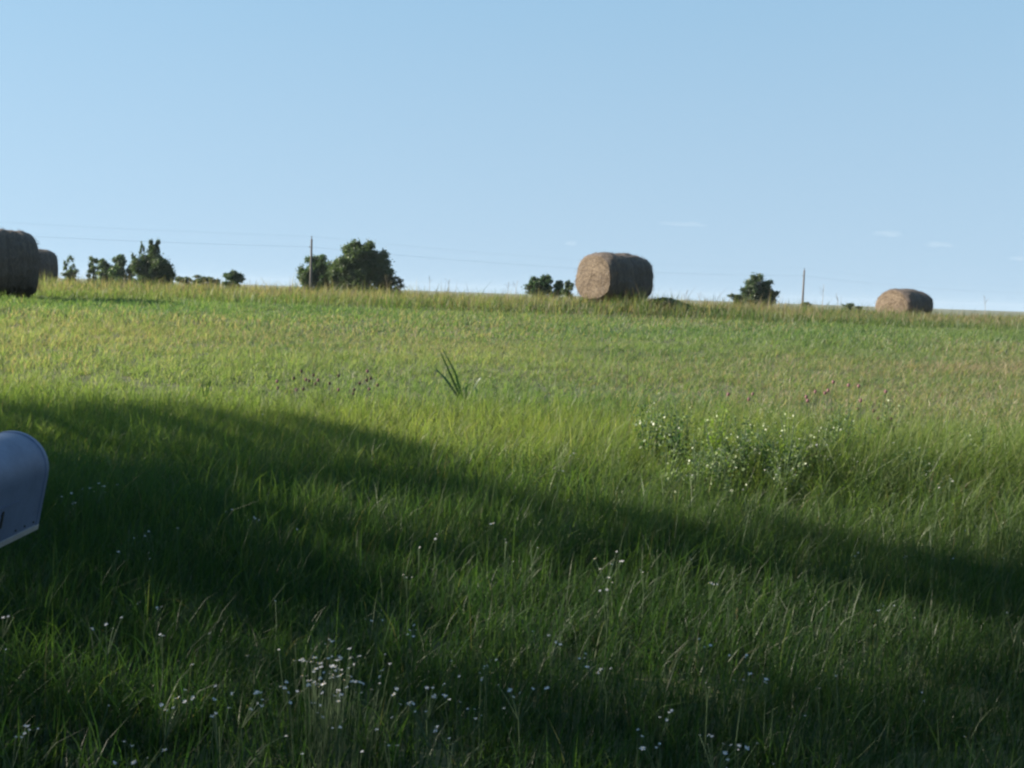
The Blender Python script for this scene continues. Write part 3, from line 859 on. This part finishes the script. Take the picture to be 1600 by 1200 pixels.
LOOSE = [(232, 835), (203, 838), (290, 835), (360, 802), (396, 808), (185, 865), (230, 871), (222, 948), (252, 990), (245, 945), (395, 812), (473, 832),
    (596, 966), (575, 975), (637, 985), (432, 940), (345, 998), (315, 1002), (455, 1156), (535, 1140), (612, 1166), (560, 1167), (700, 1166), (715, 1052), (757, 1045),
    (705, 1042), (765, 1030), (755, 1062), (620, 1115), (730, 1110), (745, 1115), (912, 1030), (940, 1048), (1105, 1005), (1135, 1018), (1165, 1028), (1106, 1065), (1160, 1065),
    (1198, 1060), (1290, 1090), (1040, 1120), (1012, 1155), (1130, 1180), (1215, 1190), (1165, 1168), (1300, 1055), (680, 842), (650, 858), (700, 858),
    (1073, 870), (1025, 868), (950, 908), (945, 918), (1005, 893), (795, 876), (790, 850), (830, 855), (640, 990), (640, 900), (900, 715), (895, 710), (875, 735), (1340, 872), (1415, 868), (1460, 885), (1500, 872), (1575, 885),
    (1545, 765), (1550, 800), (1480, 745), (1420, 712), (1400, 770), (1490, 790), (1515, 830), (1350, 690), (1310, 680), (1290, 715), (1180, 690), (1150, 715), (1120, 700), (1100, 712),
    (1060, 735), (1085, 690), (985, 650), (1010, 640), (930, 655), (880, 655), (760, 655), (820, 640), (705, 640), (1330, 650), (1445, 640), (1480, 660), (1540, 700), (1575, 740), (1380, 720), (1230, 770), (1160, 770), (1270, 690),
    (8, 960), (5, 1012), (118, 780), (108, 776), (128, 772), (40, 1144), (160, 1100), (300, 1050), (320, 1085), (355, 1090), (490, 1100), (480, 1180), (870, 1000), (835, 1000), (1430, 960), (1585, 965), (1594, 985), (1250, 1120), (1445, 1090), (1520, 1150)]
for px, py in LOOSE:
    sprig(px + random.uniform(-4, 4), py + random.uniform(-3, 3), random.choice((1, 2, 2, 3, 4)),
          'small loose white wildflower dotted singly through the long grass', 'loose white wildflowers in the verge', spread=.016, scale=.72)

# yellow bloom
q = on_ground(297, 1095); p = at_depth(297, 1079, q.y)
r = thing('yellow_wildflower', (p.x, q.y, gzf(p.x, q.y)), 'single small yellow flower in the dark lower left grass', 'wildflower')
h = p.z - r.location.z
mb = MB(); mb.tube([(0, 0, -.02), (.004, 0, h * .6), (0, 0, h)], .0015, 5); mb.build('stem', M_stem, r)
mb = MB()
for k in range(8):
    a = k * math.pi / 4; c_, s_ = math.cos(a), math.sin(a)
    mb.add([(0 - s_*.002, c_*.002, h), (s_*.002, -c_*.002, h), (c_*.011 + s_*.004, s_*.011 - c_*.004, h + .003), (c_*.011 - s_*.004, s_*.011 + c_*.004, h + .003)], [(0, 1, 2, 3)])
mb.ball((0, 0, h), .004, 8, 4); mb.build('flower_head', M_yellow, r)

# pink and brown heads on bare stalks
def stalk(px, py, Y, mat, label, group, rad):
    p = at_depth(px, py, Y); g = gzf(p.x, Y); h = p.z - g
    root = thing('seed_head_stalk', (p.x, Y, g), label, 'wildflower', group)
    bx = random.uniform(-.06, .06)
    root.location.x -= bx
    mb = MB(); mb.tube([(0, 0, -.02), (bx * .3, .01, h * .5), (bx, 0, h)], [.0035, .003, .002], 5); mb.build('stem', M_stem, root)
    mb = MB(); mb.ball((bx, 0, h), rad, 9, 6, 1.25)
    for k in range(14):
        a = random.uniform(0, 6.28); e = random.uniform(.1, 1.4)
        d = Vector((math.cos(a) * math.cos(e), math.sin(a) * math.cos(e), math.sin(e)))
        c0 = Vector((bx, 0, h)); mb.tube([c0 + d * rad * .7, c0 + d * rad * 1.5], [rad * .16, rad * .05], 4)
    mb.build('flower_head', mat, root)
LP = [(433, 596), (471, 580), (459, 591), (478, 593), (483, 595), (490, 586), (463, 609), (474, 608), (493, 600), (497, 594), (515, 599), (529, 587), (529, 609), (553, 609), (562, 599), (574, 580), (579, 591), (573, 594), (577, 608), (590, 602), (552, 615), (434, 606)]
for i, (px, py) in enumerate(LP):
    stalk(px, py, 10.3 + random.uniform(-.5, .5), M_pink if i % 3 == 0 else M_brown, 'dull pinkish-brown flower head on a stalk at the sunlit field edge, left of centre', 'pinkish-brown heads left of the tall grass', .014)
RP = [(1170, 624), (1176, 616), (1260, 620), (1274, 612), (1289, 614), (1294, 610), (1302, 597), (1326, 602), (1342, 603), (1345, 626), (1384, 612), (1365, 642), (1372, 654), (1395, 668), (1298, 642), (1340, 640), (1262, 626), (1138, 616), (1392, 655)]
for i, (px, py) in enumerate(RP):
    stalk(px, py, 8.6 + random.uniform(-.5, .5), M_pink if py < 628 else M_brown, 'reddish-pink flower head on a tall stalk above the right-hand weeds', 'reddish-pink heads above the right-hand weeds', .0125)

# tall single plants
def ribbon(mb, pts, widths, side):
    pts = [Vector(p) for p in pts]; vs = []
    for p, w in zip(pts, widths):
        vs += [p - side * w * .5, p + side * w * .5 + Vector((0, 0, w * .12))]
    mb.add(vs, [(2*i, 2*i+1, 2*i+3, 2*i+2) for i in range(len(pts) - 1)])
def coloured(mb, name, col, parent, mat=None):
    V = np.array(mb.v); F = np.array(mb.f)
    c = np.tile(np.array(col), (len(V), 1)) * (.85 + .3 * np.repeat(RNG.random((len(V) // 2 + 1, 1)), 2, 0)[:len(V)])
    return mesh_np(name, V, F, mat or M_weed, c, parent=parent)
def px_plant(name, label, cat, Y, base_px, strokes, col, width):
    """a plant drawn as curved leaves; strokes are lists of photo points, all Y metres ahead with a little spread"""
    b = at_depth(base_px[0], base_px[1], Y); g = gzf(b.x, Y)
    root = thing(name, (b.x, Y, g), label, cat)
    mb = MB()
    for st in strokes:
        ys = random.uniform(-.14, .14)
        P = [at_depth(x, y, Y + ys * i / max(1, len(st) - 1)) - Vector((b.x, Y, g)) for i, (x, y) in enumerate(st)]
        P[0] = Vector((P[0].x * .6, 0, -.02)) if abs(st[0][1] - base_px[1]) < 12 else P[0]
        Q = []
        for i in range(len(P) - 1):
            for t in (0, .25, .5, .75):
                p0, p1, p2, p3 = P[max(i-1, 0)], P[i], P[i+1], P[min(i+2, len(P)-1)]
                Q.append(.5 * ((2*p1) + (p2-p0)*t + (2*p0-5*p1+4*p2-p3)*t*t + (3*p1-p0-3*p2+p3)*t**3))
        Q.append(P[-1])
        n = len(Q); W = [width * (1 - .1 * k / n) * (1 - (k / (n - 1)) ** 3 * .93) for k in range(n)]
        ribbon(mb, Q, W, Vector((math.cos(ys * 6), math.sin(ys * 6), 0)))
    coloured(mb, 'leaves', col, root)
    return root
    return root
px_plant('tall_grass_clump', 'tall clump of broad green grass blades, toned dark as if unlit, standing alone in the sunlit field centre', 'grass clump', 10.6, (735, 632),
    [[(720, 632), (708, 595), (686, 545)], [(718, 632), (700, 598), (676, 570)], [(716, 630), (695, 590), (672, 575)], [(733, 632), (740, 608), (752, 590), (768, 592)],
     [(731, 632), (728, 608), (738, 598)], [(722, 632), (716, 600), (710, 580), (690, 543)], [(738, 632), (745, 615), (742, 603)]], (.03, .075, .022), .026)  # green darkened to paint in the unlit side of the blades
px_plant('lone_grass', 'upright pale-bottomed grass blade right of the tall grass clump', 'grass blade', 10.4, (783, 632),
    [[(783, 634), (782, 610), (778, 584)], [(780, 634), (776, 612), (768, 600)]], (.16, .2, .09), .012)
px_plant('purple_weed', 'thin dark purplish weed standing up in the field right of centre', 'weed', 10.2, (980, 640),
    [[(980, 640), (981, 590), (980, 540)], [(980, 600), (975, 597), (968, 592)], [(980, 610), (986, 600), (990, 592)], [(980, 605), (984, 612), (992, 600)], [(980, 590), (978, 585), (972, 596)]], (.09, .075, .06), .007)
px_plant('pale_stalk', 'long pale straw-coloured stalk leaning right in the right-hand weeds', 'stalk', 7.2, (1210, 752),
    [[(1210, 752), (1218, 725), (1232, 688)], [(1207, 755), (1209, 735), (1216, 715)]], (.5, .5, .38), .009)
px_plant('dry_seed_spike', 'pale yellowish seed spike standing in the dark left foreground', 'seed spike', 4.9, (366, 985),
    [[(368, 990), (367, 930), (366, 888)], [(364, 990), (358, 920), (352, 890)]], (.2, .17, .06), .006)
px_plant('bent_grass', 'thin dark grass stem bowing to the right over the field edge', 'grass blade', 8.8, (1075, 668),
    [[(1075, 672), (1068, 645), (1062, 632)], [(1100, 672), (1102, 640), (1112, 622), (1130, 624)]], (.06, .09, .04), .007)
px_plant('lone_grass', 'tall thin grass stem at the left frame edge above the shade', 'grass blade', 11.5, (6, 600),
    [[(4, 604), (7, 540), (12, 494)], [(6, 604), (3, 560), (0, 530)]], (.06, .1, .04), .008)
px_plant('leafy_sprout', 'small dark leafy sprout poking above the shadow edge at left', 'weed', 10.2, (322, 618),
    [[(322, 620), (323, 605), (324, 594)], [(323, 610), (328, 600), (334, 594)], [(322, 612), (316, 605), (318, 590)], [(322, 605), (327, 598), (328, 590)]], (.05, .1, .035), .016)
for i, (px, top) in enumerate([(1062, 640), (1102, 652), (1150, 645), (1165, 660), (1256, 655), (1302, 650), (1336, 668), (1386, 672), (1402, 655), (1452, 690), (1005, 668), (1030, 672)]):
    ln = random.uniform(-14, 14)
    px_plant('dark_blade', 'dark green blade standing upright among the weeds in the rough patch at right', 'grass blade', 8.0 + random.uniform(-.4, .4), (px, top + 75),
             [[(px, top + 75), (px + ln * .2, top + 35), (px + ln, top)], [(px + 3, top + 75), (px - ln * .3, top + 45), (px - ln * 1.2, top + 22)]], (.025, .06, .02), .016)['group'] = 'dark upright blades in the rough patch'
# rusty dock spike
q = on_ground(1152, 995); p = at_depth(1152, 952, q.y)
r = thing('dock_spike', (p.x, q.y, gzf(p.x, q.y)), 'rust-brown dock seed spike in the sunlit patch right of centre', 'seed spike')
h = p.z - r.location.z
mb = MB(); mb.tube([(0, 0, -.02), (.003, 0, h)], .002, 5); mb.build('stem', M_stem, r)
mb = MB()
for k in range(60):
    t = random.random(); a = random.uniform(0, 6.28); rr = .008 * (1.1 - t)
    mb.ball((math.cos(a) * rr, math.sin(a) * rr, h - .11 + .115 * t), random.uniform(.0025, .0045), 5, 3)
mb.build('seed_head', M_rust, r)

# leafy weeds in the rough rise on the right
def leafy_weed(px, py, hh, label, n, col, leaf):
    c = on_ground(px, py)
    root = thing('leafy_weed', (c.x, c.y, c.z), label, 'weed', 'leafy weeds in the rough patch at right', random.uniform(0, 6))
    mb = MB(); P, S = [], []
    for k in range(5):
        a = random.uniform(0, 6.28); l = random.uniform(.05, .17)
        e = Vector((math.cos(a) * l, math.sin(a) * l, hh * random.uniform(.75, 1.05)))
        mb.tube([(0, 0, -.02), e * .5 + Vector((0, 0, .04)), e], [.004, .003, .0015], 5)
        for j in range(n // 5):
            t = random.uniform(.2, 1); b_ = e * t + Vector((random.gauss(0, .03), random.gauss(0, .03), random.gauss(0, .02)))
            P.append(tuple(b_)); S.append(leaf * (1.2 - .5 * t))
    mb.build('stem', M_stem, root, True)
    P, S = np.array(P), np.array(S) * (.7 + .6 * RNG.random(len(P)))
    cols = np.array(col) * (.75 + .5 * RNG.random((len(P), 1)))
    v, f, c = leaf_cards(P, S, cols); mesh_np('leaves', v, f, M_weed, c, parent=root)
WEEDS = [(1010, 735, .5, 'feathery green weed at the left end of the rough patch', 300, (.06, .11, .035), .028),
    (1050, 740, .42, 'low dense green weed behind the feathery one', 280, (.05, .1, .035), .028),
    (1110, 760, .55, 'bright light-green leafy weed in the middle of the rough patch', 340, (.13, .2, .028), .028),
    (1155, 762, .45, 'dark broad weed right of the bright light-green one', 340, (.045, .09, .035), .028),
    (1200, 770, .4, 'dark weed at the foot of the long pale stalk', 300, (.045, .09, .03), .028),
    (1270, 765, .46, 'greyish-green weed under the hazy white flowers', 320, (.08, .12, .028), .028),
    (1340, 758, .44, 'dark weed under the rightmost pink heads', 320, (.05, .095, .028), .028),
    (1430, 775, .36, 'small low weed beside the flat white flower group', 240, (.06, .11, .035), .028)]
for w_ in WEEDS: leafy_weed(*w_)
_wr = random.Random(8)
for k in range(22):
    leafy_weed(_wr.uniform(1000, 1590), _wr.uniform(715, 800), _wr.uniform(.34, .55), 'mixed weed crowding the sunlit rough patch at right', 180,
               _wr.choice([(.11, .16, .045), (.15, .2, .055), (.09, .14, .045)]), .024)
for k in range(34):
    sprig(_wr.uniform(1010, 1590), _wr.uniform(640, 740), _wr.choice((3, 4, 5)), 'pale hazy flower spray over the sunlit rough patch at right', 'pale flower sprays over the rough patch', spread=.035, scale=.8)

# thin dry stalks that stick up over the ridge
RS = [(671, 432, 'lone dry stalk on the ridge right of the big tree'), (700, 436, 'second dry stalk right of the big tree, shorter'), (793, 440, 'dry stalk left of the lumpy shrub'),
      (805, 438, 'dry stalk close to the lumpy shrub'), (1072, 452, 'curved dry stalk right of the weedy heap'), (1286, 444, 'tallest dry stalk, right of the slim pole'), (1310, 458, 'dry stalk left of the right bale'),
      (1540, 462, 'pale dry stalk right of the right bale'), (605, 430, 'dry stalk in front of the big tree'), (1094, 458, 'dry stalk between weedy heap and lone tree')]
for px, py, lab in RS:
    Y = 35 + random.uniform(-1.5, 1.5)
    p = at_depth(px, py, Y); g = gzf(p.x, Y); h = p.z - g
    root = thing('dry_stalk', (p.x, Y, g), lab, 'stalk', 'dry stalks along the ridge')
    mb = MB(); mb.tube([(0, 0, -.02), (.02, 0, h * .5), (random.uniform(-.08, .08), 0, h)], [.007, .006, .004], 5); mb.build('stem', M_straw, root)
    for k in range(3):
        a = random.uniform(-1, 1); z0 = h * random.uniform(.6, .9)
        mb = MB(); mb.tube([(0, 0, z0), (a * .12, 0, z0 + .12)], [.005, .003], 4); mb.build('twig', M_straw, root)
    for ch in root.children:
        me = ch.data; at = me.attributes.new('col', 'FLOAT_COLOR', 'POINT')
        for d in at.data: d.color = (.3, .24, .15, 1)

# ------------------------------------------------------------------ clouds
def cloud_material():
    m, nt, out = nodes('thin_cloud')
    v = N(nt, 'ShaderNodeVolumePrincipled', Density=.0011, Anisotropy=.2); v.inputs['Color'].default_value = (1, .93, .9, 1)
    L(nt, v.outputs[0], out.inputs['Volume']); return m
M_cloud = cloud_material()
CL = [(1390, 365, 24, 5, 'pale pink cloud wisp above the right bale, left of a matching wisp'), (1467, 382, 22, 5, 'pale pink cloud wisp farthest right and lower of the two bright ones'),
      (893, 380, 10, 4, 'tiny white cloud puff above the middle hay bale'), (1070, 350, 40, 4, 'long faint cloud streak between middle bale and right bale'), (1590, 404, 14, 4, 'faint cloud scrap at the right edge of the sky')]
for i, (px, py, rx, ry, lab) in enumerate(CL):
    Y = 4200; s = Y / FPX; p = at_depth(px, py, Y)
    root = MB(); rs = random.Random(i)
    import bmesh
    bm = bmesh.new(); bmesh.ops.create_icosphere(bm, subdivisions=4, radius=1)
    for v_ in bm.verts:
        q = v_.co.copy(); nn = 1 + .55 * mnoise.noise(q * 1.6 + Vector((i * 9, 0, 0))) + .3 * mnoise.noise(q * 4 + Vector((i * 5, 2, 0)))
        v_.co = Vector((q.x * rx * s * nn, q.y * ry * s * 2 * nn, q.z * ry * s * nn))
    me = bpy.data.meshes.new('cloud'); bm.to_mesh(me); bm.free(); me.materials.append(M_cloud)
    o = link('cloud', me); o.location = p
    tag(o, lab, 'cloud', 'small cloud wisps low in the sky')

# ------------------------------------------------------------------ air
def haze():
    m, nt, out = nodes('haze_air')
    v = N(nt, 'ShaderNodeVolumePrincipled', Density=.00008, Anisotropy=0.0); v.inputs['Color'].default_value = (.82, .9, 1, 1)
    L(nt, v.outputs[0], out.inputs['Volume'])
    mb = MB(); mb.box((-2600, -420, -3.2), (2600, 2600, 15)); o = mb.build('haze', m)
    tag(o, kind='stuff'); o['label'] = 'thin pale blue haze lying over the whole field'; o['category'] = 'haze'
    o.display_type = 'WIRE'
haze()

# ------------------------------------------------------------------ render settings
SC.view_settings.view_transform = 'Standard'; SC.view_settings.look = 'None'
SC.view_settings.exposure = 1.6; SC.view_settings.gamma = 1
SC.cycles.filter_width = 2.4
SC.cycles.max_bounces = 8
SC.cycles.transmission_bounces = 6; SC.cycles.diffuse_bounces = 4
SC.cycles.sample_clamp_indirect = 6
try:
    SC.cycles.use_denoising = True; SC.cycles.denoiser = 'OPENIMAGEDENOISE'
except Exception: pass
